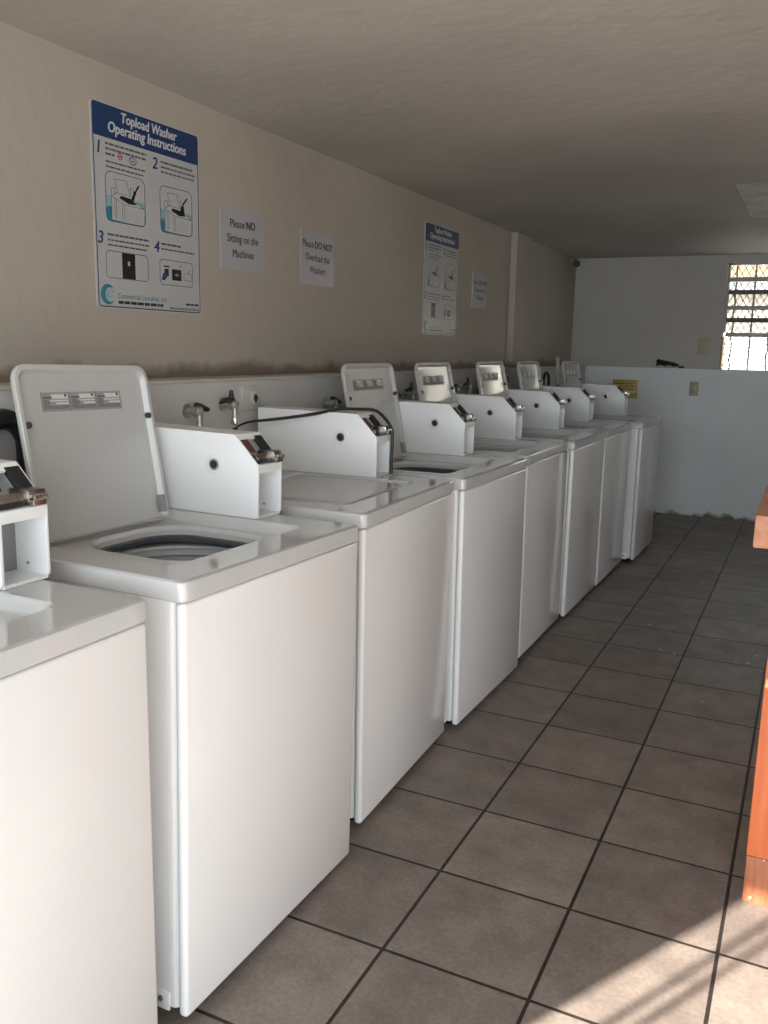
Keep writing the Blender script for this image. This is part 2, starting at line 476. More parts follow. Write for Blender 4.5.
# open front: a stub of wall on the washer side
struct(MB().box(XL, -1.552 - 0.15 * 0.482 / 0.876, YF - 0.15, YF, 0, ZC).build('wall_front', 'wall_cream', smooth=0))
struct(MB().box(-3.2, 3.6, YF - 1.02, YF - 0.15, ZC, ZC + 0.12).build('sky_blocker_canopy', 'ceiling', smooth=0))  # unseen canopy, added to keep high sky light off the washer tops
# ceiling with a shallow square recess
HX0, HX1, HY0, HY1 = -0.435, 0.35, 4.60, 5.74
mb = MB()
mb.box(XL - 0.2, HX0, YF - 0.15, YE + 0.25, ZC, ZC + 0.12)
mb.box(HX1, XR + 0.2, YF - 0.15, YE + 0.25, ZC, ZC + 0.12)
mb.box(HX0, HX1, YF - 0.15, HY0, ZC, ZC + 0.12)
mb.box(HX0, HX1, HY1, YE + 0.25, ZC, ZC + 0.12)
struct(mb.build('ceiling', 'ceiling', smooth=0))
hp = MB().box(HX0 + 0.002, HX1 - 0.002, HY0 + 0.002, HY1 - 0.002, ZC + 0.0025, ZC + 0.05, 0.001).build('ceiling_panel', 'hatch', smooth=0)
tag(hp, 'pale worn panel set into the ceiling near the window', 'panel')

# security gate bars beside the front wall stub (behind the camera)
gate = thing('security_gate', 'folded metal security gate beside the open front', 'gate', (-1.40, YF, 0))
for (gz0, gz1) in ((0.05, 0.07), (2.02, 2.05)):
    MB().box(-0.075, 0.0, -0.010, 0.010, gz0, gz1).build('rail', 'alu_dark', gate, smooth=0)
for gx in (-0.060, -0.014):
    MB().box(gx - 0.007, gx + 0.007, -0.007, 0.007, 0.0, 2.1, 0.002).build('bar', 'alu_dark', gate, smooth=0)

# ground and house outside
struct(MB().box(-9, 9, -12, YF, -0.14, -0.02).build('ground_front', 'pavement', smooth=0))
struct(MB().box(-9, 9, YE + 0.25, 22, -0.14, -0.02).build('ground_rear', 'pavement', smooth=0))
hs = thing('neighbouring_house', 'cream house with tan roof edge seen through the barred window', 'house', (0.5, 13.2, -0.02))
MB().box(-7, 7, 0, 0.3, 0, 2.46).build('wall', 'house', hs, smooth=0)
MB().box(-7.2, 7.2, -0.45, 0.5, 2.37, 2.95, 0.02).build('roof', 'house_roof', hs, smooth=0)

# ------------------------------------------------------------------ window
win = bpy.data.objects.new('window_1', None); S.collection.objects.link(win)
win['kind'] = 'structure'
WY = YU + 0.07
mb = MB()
mb.box(WX0, WX0 + 0.018, WY - 0.02, WY + 0.02, WZ0 + 0.30, WZ1)
mb.box(WX1 - 0.03, WX1, WY - 0.02, WY + 0.02, WZ0, WZ1)
mb.box(WX0, WX1, WY - 0.02, WY + 0.02, WZ1 - 0.018, WZ1)
mb.build('window_frame', 'alu', win, smooth=0)
for (z0, z1, mt, dy) in ((1.928, 1.962, 'alu', 0.0), (1.829, 1.862, 'alu_dark', 0.02), (1.706, 1.738, 'alu', 0.0),
                         (1.606, 1.642, 'alu_dark', 0.02), (1.490, 1.524, 'alu', 0.0)):
    MB().box(WX0 + 0.018, WX1 - 0.03, WY - 0.02 - dy, WY + 0.02, z0, z1, 0.003).build('window_rail', mt, win, smooth=0)
for (z0, z1) in ((1.738, 1.829), (1.642, 1.706), (1.524, 1.606)):
    MB().box(WX0 + 0.018, WX1 - 0.03, WY - 0.003, WY + 0.003, z0, z1).build('window_pane', 'glass', win, smooth=0)
MB().box(WX0, WX0 + 0.014, YU + 0.004, YU + 0.176, WZ0, 1.49, 0.002).build('window_sun_tint', 'reveal_sun_tint', win, smooth=0)  # added strip, sunlight on the reveal painted as its colour
# expanded-metal mesh and upright bars outside the panes
mb = MB()
GYW = YU + 0.15
W_, H_ = WX1 - WX0, WZ1 - WZ0
st = 0.052
k = -int(H_ / st) - 2
while k * st < W_ + H_:
    for sgn in (1, -1):
        # line u = k*st + s*v*0.6, clipped to the opening
        pts = []
        for v in (0.0, H_):
            uu = k * st + (v * 0.6 if sgn > 0 else (H_ - v) * 0.6)
            pts.append((uu, v))
        (ua, va), (ub, vb) = pts
        def clip(u_):
            t = (u_ - ua) / (ub - ua); return va + t * (vb - va)
        lo, hi = 0.0, W_
        a_, b_ = pts
        if max(ua, ub) <= lo or min(ua, ub) >= hi:
            continue
        q = []
        for (uu, vv) in pts:
            if uu < lo: q.append((lo, clip(lo)))
            elif uu > hi: q.append((hi, clip(hi)))
            else: q.append((uu, vv))
        mb.tube([(WX0 + q[0][0], GYW, WZ0 + q[0][1]), (WX0 + q[1][0], GYW, WZ0 + q[1][1])], 0.0030, 4, caps=False)
    k += 1
mb.build('security_mesh', 'mesh_metal', win, smooth=0)
for i, bx in enumerate((-0.655, -0.512, -0.376, -0.235, -0.095, 0.045, 0.185, 0.325, 0.465, 0.60)):
    mb = MB()
    if i % 2 == 0:
        pr = []
        for j in range(120):
            t = j / 119; a = t * 30
            pr.append((bx + 0.004 * math.cos(a), GYW + 0.016 + 0.004 * math.sin(a), WZ0 + H_ * t))
        mb.tube(pr, 0.008, 6)
    else:
        mb.box(bx - 0.007, bx + 0.007, GYW + 0.008, GYW + 0.022, WZ0, WZ1)
    mb.build('window_bar', 'mesh_metal', win)

# ================================================================== WASHERS
ZT, ZP, ZB, DEP, HW = 0.912, 0.871, 0.02, 0.68, 0.34

def rrect_ray(cx, cy, hx, hy, r, ox, oy, ang):
    """point where a ray from (ox, oy) meets a rounded rectangle"""
    dx, dy = math.cos(ang), math.sin(ang)
    lo, hi = 0.0, 2.0
    for _ in range(44):
        t = (lo + hi) / 2
        px, py = abs(ox + dx * t - cx) - (hx - r), abs(oy + dy * t - cy) - (hy - r)
        d = math.hypot(max(px, 0), max(py, 0)) + min(max(px, py), 0) - r
        if d > 0: hi = t
        else: lo = t
    return ox + dx * t, oy + dy * t

def ring(x0, x1, y0, y1, r, z, ox=-0.287, oy=-0.02, N=192, ang=None):
    cx, cy, hx, hy = (x0 + x1) / 2, (y0 + y1) / 2, (x1 - x0) / 2, (y1 - y0) / 2
    return [(*rrect_ray(cx, cy, hx, hy, r, ox, oy, a), z) for a in ang]

def ray_angles():
    A = [2 * math.pi * i / 120 for i in range(120)]
    O = (-0.287, -0.02)
    for (x0, x1, y0, y1, r) in ((-DEP, 0.0, -HW, HW, 0.014), (-0.534, -0.096, -0.257, 0.241, 0.03), (-0.515, -0.117, -0.240, 0.218, 0.03)):
        for (cx, cy, a0) in ((x1 - r, y1 - r, 0), (x0 + r, y1 - r, 1.5708), (x0 + r, y0 + r, 3.1416), (x1 - r, y0 + r, 4.7124)):
            for k in range(7):
                a = a0 + 1.5708 * k / 6
                A.append(math.atan2(cy + r * math.sin(a) - O[1], cx + r * math.cos(a) - O[0]) % (2 * math.pi))
    A = sorted(A); out = [A[0]]
    for a in A[1:]:
        if a - out[-1] > 1e-4: out.append(a)
    return out
ANG = ray_angles()

def make_washer():
    root = thing('washing_machine', 'x', 'washing machine')
    # cabinet: painted sides and back
    mb = MB()
    rr_ = lambda d, z: ring(-DEP + 0.01 + d, -0.026 - d, -HW + 0.006 + d, HW - 0.006 - d, 0.012 - d * 0.5, z, ang=ANG)
    mb.loops([rr_(0.004, ZB + 0.012), rr_(0.001, ZB + 0.010), rr_(0.0, ZB + 0.014), rr_(0.0, ZP - 0.001), rr_(0.004, ZP - 0.001), rr_(0.004, ZB + 0.012)])
    mb.build('cabinet', 'enamel', root)
    MB().box(-0.023, 0.0, -HW + 0.002, HW - 0.002, ZB, ZP, 0.009, 3).build('front_panel', 'enamel', root)
    for (fx, fy) in ((-0.06, -0.28), (-0.06, 0.28), (-0.60, -0.28), (-0.60, 0.28)):
        MB().lathe([(0.022, 0.0), (0.024, 0.006), (0.014, 0.012), (0.010, 0.034)], (fx, fy, 0.0), 'z', 16).build('foot', 'black', root)
    # kick bracket with a screw at the near lower corner
    mb = MB(); mb.box(-0.085, -0.045, -HW + 0.002, -HW + 0.008, 0.022, 0.062, 0.002)
    br = mb.build('bracket', 'case', root)
    MB().lathe([(0.006, 0.0), (0.006, -0.003), (0.003, -0.005)], (-0.065, -HW + 0.002, 0.045), 'y', 12).build('screw', 'grey_metal', br)
    # top: rolled rim, lid recess sloping up to the coin box, tub opening
    mb = MB()
    L = [ring(-DEP, 0.0, -HW, HW, 0.014, ZP + 0.001, ang=ANG), ring(-DEP - 0.002, 0.003, -HW - 0.002, HW + 0.002, 0.016, ZP + 0.004, ang=ANG),
         ring(-DEP - 0.002, 0.003, -HW - 0.002, HW + 0.002, 0.016, ZT - 0.008, ang=ANG), ring(-DEP - 0.001, 0.001, -HW, HW, 0.016, ZT - 0.003, ang=ANG),
         ring(-DEP + 0.004, -0.005, -HW + 0.005, HW - 0.005, 0.014, ZT, ang=ANG),
         ring(-DEP + 0.008, -0.009, -HW + 0.009, HW - 0.009, 0.012, ZT, ang=ANG), ring(-0.538, -0.092, -0.261, 0.245, 0.03, ZT, ang=ANG),
         ring(-0.534, -0.096, -0.257, 0.241, 0.03, ZT, ang=ANG), ring(-0.531, -0.099, -0.254, 0.238, 0.03, ZT - 0.0025, ang=ANG),
         ring(-0.519, -0.113, -0.243, 0.2315, 0.03, ZT - 0.024, ang=ANG), ring(-0.515, -0.117, -0.240, 0.228, 0.03, ZT - 0.0265, ang=ANG),
         ring(-0.512, -0.120, -0.237, 0.225, 0.028, ZT - 0.027, ang=ANG), ring(-0.494, -0.130, -0.140, 0.207, 0.115, ZT - 0.027, ang=ANG),
         ring(-0.490, -0.134, -0.136, 0.203, 0.112, ZT - 0.027, ang=ANG), ring(-0.484, -0.140, -0.130, 0.197, 0.110, ZT - 0.030, ang=ANG),
         ring(-0.480, -0.144, -0.126, 0.193, 0.108, ZT - 0.036, ang=ANG), ring(-0.480, -0.144, -0.126, 0.193, 0.108, ZT - 0.050, ang=ANG)]
    mb.loops(L)
    mb.build('top', 'enamel_top_shaded', root, smooth=30)
    # gasket ring and basket below the opening
    mb = MB()
    mb.loops([ring(-0.481, -0.143, -0.127, 0.194, 0.108, ZT - 0.048, ang=ANG), ring(-0.474, -0.150, -0.120, 0.187, 0.104, ZT - 0.052, ang=ANG),
              ring(-0.476, -0.148, -0.122, 0.189, 0.106, ZT - 0.060, ang=ANG), ring(-0.490, -0.134, -0.136, 0.203, 0.120, ZT - 0.070, ang=ANG)])
    mb.build('gasket', 'gasket', root)
    bk = MB().lathe([(0.192, ZT - 0.086), (0.196, ZT - 0.080), (0.215, ZT - 0.077), (0.232, ZT - 0.080), (0.236, ZT - 0.087), (0.205, ZT - 0.090), (0.204, ZT - 0.105), (0.226, ZT - 0.115),
                     (0.226, ZT - 0.50), (0.20, ZT - 0.56), (0.0, ZT - 0.56)], (-0.311, 0.034, 0), 'z', 48, False).build('basket', 'basket', root)
    MB().lathe([(0.11, ZT - 0.55), (0.07, ZT - 0.50), (0.05, ZT - 0.40), (0.042, ZT - 0.26), (0.036, ZT - 0.25), (0.0, ZT - 0.245)],
               (-0.311, 0.034, 0), 'z', 24).build('agitator', 'case', bk)
    # coin box on the far side of the top
    X0, X1, XS, Y0, Y1 = -0.70, -0.240, -0.312, 0.247, 0.355
    Z0, Z1, Z2 = ZT + 0.001, 1.048, 1.122
    cb = MB()
    prof = [(X0, Z0), (X1 - 0.008, Z0), (X1, Z0 + 0.008), (X1, Z1), (XS, Z2), (X0, Z2 + 0.005)]
    cb.prism(prof, 'y', Y0, Y0 + 0.006, 0.0012)
    cb.prism(prof, 'y', Y1 - 0.006, Y1, 0.0012)
    cb.box(X0, X0 + 0.005, Y0 + 0.005, Y1 - 0.005, Z0, Z2 + 0.003)
    cb.box(X0, X1 - 0.002, Y0 + 0.005, Y1 - 0.005, Z0, Z0 + 0.006)
    cb.prism([(X0, Z2 + 0.005), (XS - 0.001, Z2), (XS - 0.001, Z2 - 0.006), (X0, Z2 - 0.001)], 'y', Y0 + 0.005, Y1 - 0.005)
    cb.prism([(XS, Z2), (XS + 0.012, Z2 - 0.0127), (XS + 0.008, Z2 - 0.017), (XS - 0.004, Z2 - 0.006)], 'y', Y0 + 0.005, Y1 - 0.005)
    cb.prism([(X1, Z1 + 0.001), (X1, Z1 - 0.020), (X1 - 0.005, Z1 - 0.020), (X1 - 0.007, Z1 + 0.003)], 'y', Y0 + 0.005, Y1 - 0.005)
    case = cb.build('coin_box', 'case', root)
    # inside: steel partition, white shelf under the meter
    MB().box(X1 - 0.085, X1 - 0.080, Y0 + 0.006, Y1 - 0.006, Z0 + 0.006, Z1 + 0.01).build('partition', 'grey_metal', case, smooth=0)
    MB().prism([(X1 - 0.006, Z1 - 0.014), (XS - 0.03, Z1 + 0.038), (XS - 0.034, Z1 + 0.033), (X1 - 0.012, Z1 - 0.018)], 'y', Y0 + 0.006, Y1 - 0.006).build('meter_plate', 'case', case, smooth=0)
    MB().lathe([(0.012, 0.0), (0.012, 0.012), (0.007, 0.014), (0.0, 0.010)], (X1 - 0.080, Y0 + 0.040, 0.972), 'x', 20).build('vault_lock', 'chrome', case)
    MB().lathe([(0.003, 0.0), (0.003, -0.002), (0.0, -0.003)], (X1 - 0.05, Y1 - 0.006, 0.935), 'y', 10).build('screw', 'grey_metal', case)
    # slope fittings: dark display, reddish card, coin slide
    s = MB(); t = 0.0
    def on_slope(a, h):   # a: 0 at the lower edge .. 1 at the upper edge, h: height above the slope
        ux, uz = XS - X1, Z2 - Z1
        ln = math.hypot(ux, uz); nx, nz = uz / ln, -ux / ln
        return (X1 + ux * a + nx * h, Z1 + uz * a + nz * h)
    def slab(mbx, a0, a1, h0, h1, ya, yb):
        mbx.prism([on_slope(a0, h0), on_slope(a1, h0), on_slope(a1, h1), on_slope(a0, h1)], 'y', ya, yb, 0.0006)
    d = MB(); slab(d, 0.34, 0.90, -0.008, 0.001, Y0 + 0.072, Y1 - 0.004); d.build('display', 'black_plastic', case, smooth=0)
    d = MB(); slab(d, 0.46, 0.90, -0.007, -0.002, Y0 + 0.007, Y0 + 0.040); d.build('price_card', 'red_card', case, smooth=0)
    d = MB()
    slab(d, 0.04, 0.40, -0.018, -0.008, Y0 + 0.007, Y1 - 0.008)
    slab(d, 0.06, 0.16, -0.008, 0.003, Y0 + 0.012, Y1 - 0.008)
    d.build('slide_bed', 'black_plastic', case, smooth=0)
    d = MB()
    slab(d, 0.16, 0.34, -0.008, 0.002, Y0 + 0.016, Y1 - 0.01)
    d.box(X1 - 0.045, X1 + 0.004, Y1 - 0.046, Y1 - 0.006, 1.058, 1.080, 0.002)
    d.box(X1 - 0.006, X1 + 0.012, Y1 - 0.042, Y1 - 0.012, 1.052, 1.068, 0.002)
    for q in range(4):
        yy = Y1 - 0.042 + q * 0.009
        d.box(X1 + 0.000, X1 + 0.016, yy, yy + 0.004, 1.062, 1.072, 0.001)
    d.build('coin_slide', 'worn_chrome', case, smooth=30)
    # lock on the near face
    lk = MB().lathe([(0.0295, 0.0), (0.0295, -0.0025), (0.026, -0.0035), (0.015, -0.0035), (0.0, -0.0030)], (-0.372, Y0, 1.042), 'y', 32).build('lock', 'case', case)
    mb = MB()
    mb.lathe([(0.0105, -0.003), (0.0105, -0.008), (0.008, -0.0085), (0.0, -0.0075)], (-0.372, Y0, 1.042), 'y', 24)
    mb.build('lock_barrel', 'dark_metal', case)
    MB().lathe([(0.0150, -0.003), (0.0148, -0.0065), (0.0108, -0.0070), (0.0106, -0.003)], (-0.372, Y0, 1.042), 'y', 24, False).build('lock_ring', 'chrome', case)
    # lid, its origin on the hinge line
    lid = make_lid(root)
    return root, lid

LID_Y0, LID_Y1, LID_L = -0.232, 0.190, 0.396
def make_lid(root):
    """local: hinge at the origin, z up the lid when raised, +x is the underside"""
    mb = MB()
    def rr(x, d, r, rb=0.008, db=None, N=8):
        a0_, b0_, c0_, c1_ = y0 + d, y1 - d, (d if db is None else db), z1 - d
        out = []
        for (cy, cz, a0, q) in ((b0_ - r, c1_ - r, 0, r), (a0_ + r, c1_ - r, 90, r), (a0_ + rb, c0_ + rb, 180, rb), (b0_ - rb, c0_ + rb, 270, rb)):
            for k in range(N + 1):
                a = math.radians(a0 + 90 * k / N)
                out.append((x, cy + q * math.cos(a), cz + q * math.sin(a)))
        return out
    y0, y1, z1 = LID_Y0, LID_Y1, LID_L
    mb.loops([rr(-0.019, 0.012, 0.030), rr(-0.017, 0.004, 0.034), rr(-0.010, 0.0, 0.036), rr(-0.002, 0.0, 0.036), rr(0.0, 0.002, 0.034),
              rr(0.0, 0.011, 0.028, db=0.003), rr(-0.002, 0.013, 0.027, db=0.004), rr(-0.011, 0.020, 0.024, db=0.005), rr(-0.012, 0.024, 0.022, db=0.006)], cap_last=True, cap_first=True)
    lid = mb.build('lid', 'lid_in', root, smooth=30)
    # warning sticker in three blocks with text lines
    sy0, sy1, sz0, sz1 = y0 + 0.076, y0 + 0.325, 0.290, 0.334
    for b in range(3):
        dk = MB(); md = MB(); lt = MB()
        a = sy0 + b * (sy1 - sy0) / 3; wd = (sy1 - sy0) / 3 - 0.003
        MB().box(-0.0121, -0.0114, a, a + wd + 0.0025, sz0, sz1).build('warning_sticker', 'label_grey', lid, smooth=0)
        lt.box(-0.0115, -0.0111, a + 0.028, a + wd - 0.003, sz1 - 0.015, sz1 - 0.005)
        lt.box(-0.0115, -0.0111, a + 0.022, a + wd - 0.003, sz1 - 0.021, sz1 - 0.018)
        lt.box(-0.0115, -0.0111, a + 0.040, a + wd - 0.003, sz1 - 0.028, sz1 - 0.024)
        dk.box(-0.0112, -0.0109, a + 0.004, a + 0.030, sz1 - 0.0135, sz1 - 0.0105)
        dk.lathe([(0.0036, -0.0112), (0.0036, -0.0107)], (0, a + wd - 0.010, sz1 - 0.008), 'x', 10)
        dk.box(-0.0112, -0.0109, a - 0.0014, a - 0.0004, sz0, sz1)
        for q in range(8):
            zz = sz1 - 0.018 - q * 0.0029
            x1 = a + wd - 0.003 if q > 4 else a + 0.020 + 0.012 * random.random()
            md.box(-0.0113, -0.0110, a + 0.004, x1, zz, zz + 0.0016)
        lt.build('sticker_print', 'label_light', lid, smooth=0)
        md.build('sticker_text', 'label_mid', lid, smooth=0)
        dk.build('sticker_heading', 'label_dark', lid, smooth=0)
    for (yy, zz) in ((y0 + 0.020, 0.262), (y1 - 0.018, 0.268)):
        MB().lathe([(0.0075, -0.008), (0.0075, 0.0005), (0.006, 0.0020), (0.0, 0.0020)], (0, yy, zz), 'x', 16).build('bumper', 'bumper', lid)
    MB().box(-0.010, 0.006, y1 - 0.030, y1 - 0.014, 0.018, 0.062, 0.002).build('hinge_cover', 'label_grey', lid)
    lid.location = (-0.494, 0, ZT - 0.016)
    lid.rotation_euler = (0, math.radians(-11), 0)
    return lid

GROUP_W = 'row of white top-load washing machines'
SPOTS = [  # X, Y, rx, rz, ry, lid angle, label
    (-0.985, 0.774, 0.0, 0.0, 0.0, -11, 'nearest white washing machine, cut off by the left picture edge'),
    (-0.9871, 1.5314, -0.0164, -0.0037, 0.0042, -11, 'white washing machine with the largest raised lid, second from the front'),
    (-1.0334, 2.3379, 0.0035, 0.0306, -0.0003, 90, 'white washing machine with its lid shut and a black cord over its coin box'),
    (-1.0177, 3.0831, 0.0032, -0.0189, -0.0063, -11, 'white washing machine with raised lid, next behind the shut one'),
    (-1.0388, 3.8600, 0.0, 0.0050, -0.0078, -11, 'white washing machine with raised lid, second behind the shut one'),
    (-1.0180, 4.5580, 0.0, -0.0071, -0.0014, -11, 'white washing machine with raised lid, third from the far end of the row'),
    (-1.0072, 5.2477, 0.0010, -0.0083, -0.0052, -11, 'white washing machine with raised lid, next to last at the far end'),
    (-0.9367, 5.9909, -0.0066, -0.0068, -0.0042, -11, 'last white washing machine, standing forward of the row near the end wall'),
]
proto, _lid = make_washer()
for i, (X, Y, rx, rz, ry, la, lab) in enumerate(SPOTS):
    o = proto if i == 0 else copy_tree(proto)
    o.location = (X, Y, 0); o.rotation_euler = (rx, ry, rz)
    o['label'] = lab; o['group'] = GROUP_W
    for c in o.children:
        if c.name.startswith('lid'):
            if la == 90:
                c.rotation_euler = (0, math.radians(90), 0)
                c.location = (-0.506, 0, ZT - 0.0185)
            else:
                c.rotation_euler = (0, math.radians(la), 0)
                c.location.y += (0.014, 0.014, 0, 0.040, -0.008, 0.014, 0.012, 0.008)[i]

# ------------------------------------------------------------------ black cord over the third machine's coin box
cp = smooth_path([(-1.745, 2.425, 1.062), (-1.70, 2.44, 1.085), (-1.60, 2.49, 1.100), (-1.50, 2.545, 1.118), (-1.44, 2.590, 1.133), (-1.38, 2.640, 1.134), (-1.34, 2.668, 1.131),
                  (-1.305, 2.668, 1.112), (-1.272, 2.668, 1.072), (-1.266, 2.664, 1.030), (-1.266, 2.660, 0.970), (-1.262, 2.652, 0.9185)], 8)
tag(MB().tube(cp, [0.0025 + 0.0030 * min(1, i / 14) for i in range(len(cp))], 10).build('power_cord', 'black'),
    'black cord draped over the coin box of the shut washing machine', 'cord')
sc = MB().prism([(-1.148, 2.470), (-1.140, 2.478), (-1.128, 2.470), (-1.136, 2.490), (-1.142, 2.492), (-1.150, 2.482)], 'z', 0.9125, 0.9135).build('paper_shred', 'label_light', smooth=0)
tag(sc, 'tiny white shred lying on top of the shut washing machine', 'scrap')

# ------------------------------------------------------------------ taps and hoses on the low wall
def tap(y, z, kind, label):
    t = thing('water_tap', label, 'tap', (XH, y, z), group='water taps on the wall behind the washing machines')
    mb = MB()
    mb.lathe([(0.024, 0.0), (0.024, 0.005), (0.012, 0.007), (0.011, 0.028), (0.017, 0.03), (0.017, 0.052), (0.012, 0.056), (0.0, 0.056)], (0, 0, 0), 'x', 20)
    mb.tube([(0.042, 0, 0), (0.050, 0, -0.014), (0.050, 0, -0.034), (0.050, 0, -0.046)], [0.011, 0.011, 0.010, 0.012], 14)
    mb.build('body', 'galv', t)
    MB().lathe([(0.013, -0.044), (0.014, -0.052), (0.014, -0.062), (0.010, -0.066)], (0.050, 0, 0), 'z', 12).build('hose_nut', 'chrome', t)
    mb = MB()
    if kind == 0:      # lever turned to the side
        mb.tube([(0.036, 0.0, 0.012), (0.036, 0.0, 0.020)], 0.008, 12)
        mb.tube([(0.036, 0.0, 0.018), (0.038, 0.022, 0.014), (0.040, 0.052, 0.004), (0.040, 0.060, 0.004)], [0.012, 0.011, 0.008, 0.006], 10)
    else:              # upright handle with a cross lever
        mb.tube([(0.036, 0.0, 0.010), (0.036, 0.0, 0.030), (0.036, 0.0, 0.050)], [0.012, 0.009, 0.006], 12)
        mb.tube([(0.036, -0.060, 0.010), (0.038, -0.030, 0.018), (0.036, 0.0, 0.014), (0.038, 0.028, 0.0)], [0.006, 0.009, 0.013, 0.010], 10)
    mb.build('handle', 'dark_metal', t)
    return t
POS = ['behind the shut washing machine', 'behind the fourth washing machine', 'behind the fifth washing machine', 'behind the sixth washing machine', 'behind the seventh washing machine', 'behind the last washing machine']
cols = [(2.246, 1.128), (3.132, 1.113), (3.72, 1.118), (4.50, 1.125), (5.22, 1.120), (5.95, 1.120)]
for i, (y, z) in enumerate(cols):
    tap(y, z, 0, 'silver water tap with black side lever on the low wall, ' + POS[i])
    tap(y + 0.19, z + 0.012, 1, 'dark water tap with upright black handle on the low wall, ' + POS[i])
    for k, dy in enumerate((0.0, 0.19)):
        yy = y + dy
        hp_ = smooth_path([(XH + 0.050, yy, z - 0.065), (XH + 0.050, yy + 0.004, z - 0.13), (XH + 0.042, yy + 0.02, z - 0.24), (XH + 0.036, yy + 0.05, z - 0.42), (XH + 0.036, yy + 0.03, z - 0.62)], 6)
        tag(MB().tube(hp_, 0.009, 8).build('water_hose', 'black'), ('black hose hanging from the silver tap ' if k == 0 else 'black hose hanging from the dark tap ') + POS[i], 'hose', 'hoses behind the washing machines')
# looped drain hoses showing above the ledge of the machines
def loop_hose(y, z, r, label, rad=0.014, x=XH + 0.030):
    P = [(x, y - r, z - 0.35), (x, y - r, z - 0.1)]
    for k in range(9):
        a = math.pi - math.pi * k / 8
        P.append((x, y + r * math.cos(a), z + r * math.sin(a)))
    P += [(x, y + r, z - 0.1), (x, y + r + 0.02, z - 0.35)]
    tag(MB().tube(smooth_path(P, 4), rad, 10).build('drain_hose', 'black'), label, 'hose', 'looped drain hoses behind the washing machines')
loop_hose(1.50, 1.075, 0.075, 'thick black hose loop at the left picture edge, behind the raised lid', 0.026)
loop_hose(4.95, 1.115, 0.05, 'black looped hose between the sixth and seventh raised lids', 0.012)
loop_hose(6.33, 1.120, 0.07, 'black looped hose left of the white stick by the corner', 0.010)
loop_hose(4.18, 1.105, 0.05, 'black looped hose between the fifth and sixth raised lids', 0.012)
# white stick leaning on the ledge behind the last machine
sp = thing('pipe', 'thin white stick standing against the ledge beside the last raised lid', 'pipe', (XH + 0.055, 6.58, 0.0))
MB().tube([(0, 0.06, 0.60), (-0.005, 0.0, 1.10)], 0.012, 12).build('lower_length', 'alu_dark', sp)
MB().box(-0.012, 0.008, -0.062, -0.022, 1.095, 1.30, 0.003).build('upper_length', 'white_pvc', sp).rotation_euler = (0, 0, 0)
MB().tube([(-0.005, 0.0, 1.08), (-0.004, -0.035, 1.12)], 0.010, 10).build('joint', 'alu_dark', sp)

# ------------------------------------------------------------------ electrical plates
def outlet(name, label, loc, facing, wdt, hgt, plate, kind='duplex'):
    rot = (0, 0, 0) if facing == 'x' else (0, 0, -math.pi / 2)
    t = thing(name, label, 'outlet' if kind == 'duplex' else 'switch', loc, rot)
    MB().box(0, 0.006, -wdt / 2, wdt / 2, -hgt / 2, hgt / 2, 0.002).build('plate', plate, t)
    if kind == 'duplex':
        for dz in (-0.24 * hgt, 0.24 * hgt):
            f = MB().box(0.005, 0.009, -wdt * 0.24, wdt * 0.24, dz - hgt * 0.14, dz + hgt * 0.14, 0.002).build('socket', plate, t)
            mb = MB()
            mb.box(0.0085, 0.0095, -wdt * 0.11, -wdt * 0.06, dz - hgt * 0.05, dz + hgt * 0.07)
            mb.box(0.0085, 0.0095, wdt * 0.06, wdt * 0.11, dz - hgt * 0.05, dz + hgt * 0.07)
            mb.build('slot', 'black_plastic', f, smooth=0)
    elif kind == 'round':
        mb = MB().lathe([(0.026, 0.005), (0.026, 0.010), (0.023, 0.012), (0.0, 0.012)], (0, wdt * 0.14, 0), 'x', 24)
        f = mb.build('socket', plate, t)
        mb = MB()
        mb.lathe([(0.013, 0.0122), (0.013, 0.0128), (0.007, 0.0128), (0.007, 0.0122)], (0, wdt * 0.14, 0), 'x', 16)
        mb.box(0.0118, 0.0130, wdt * 0.14 - 0.003, wdt * 0.14 + 0.003, -0.018, -0.008)
        mb.build('slot', 'label_dark', f, smooth=0)
    return t
outlet('wall_outlet', 'white square outlet on the low wall, above the second coin box', (XH, 2.600, 1.156), 'x', 0.115, 0.085, 'white_plate', 'round')
outlet('wall_outlet', 'beige outlet on the pale lower end wall below the window', (-0.892, YE, 1.064), '-y', 0.072, 0.115, 'beige_plate')
bp_ = thing('blank_plate', 'dingy beige blank plate on the upper end wall left of the window', 'plate', (-0.835, YU, 1.410), (0, 0, -math.pi / 2))
MB().box(0, 0.006, -0.06, 0.06, -0.068, 0.068, 0.002).build('plate', 'beige_plate', bp_)
for dz in (-0.04, 0.04):
    MB().lathe([(0.004, 0.006), (0.004, 0.008), (0.0, 0.009)], (0, 0, dz), 'x', 10).build('screw', 'grey_metal', bp_)
# yellow placard on the low end wall behind the last coin box
yp = thing('placard', 'yellow placard on the lower end wall behind the last coin box', 'sign', (-1.452, YE, 1.042), (0, 0, -math.pi / 2))
MB().box(0, 0.012, -0.105, 0.105, -0.078, 0.078, 0.003).build('board', 'yellow', yp)
for (a, b, z) in ((-0.08, 0.07, 0.045), (-0.07, 0.08, 0.024), (-0.03, 0.08, 0.000)):
    MB().box(0.0118, 0.0128, a, b, z - 0.003, z + 0.003).build('text_line', 'label_dark', yp, smooth=0)
MB().box(0.0118, 0.014, 0.01, 0.09, -0.03, -0.016, 0.001).build('white_strip', 'label_light', yp, smooth=0)

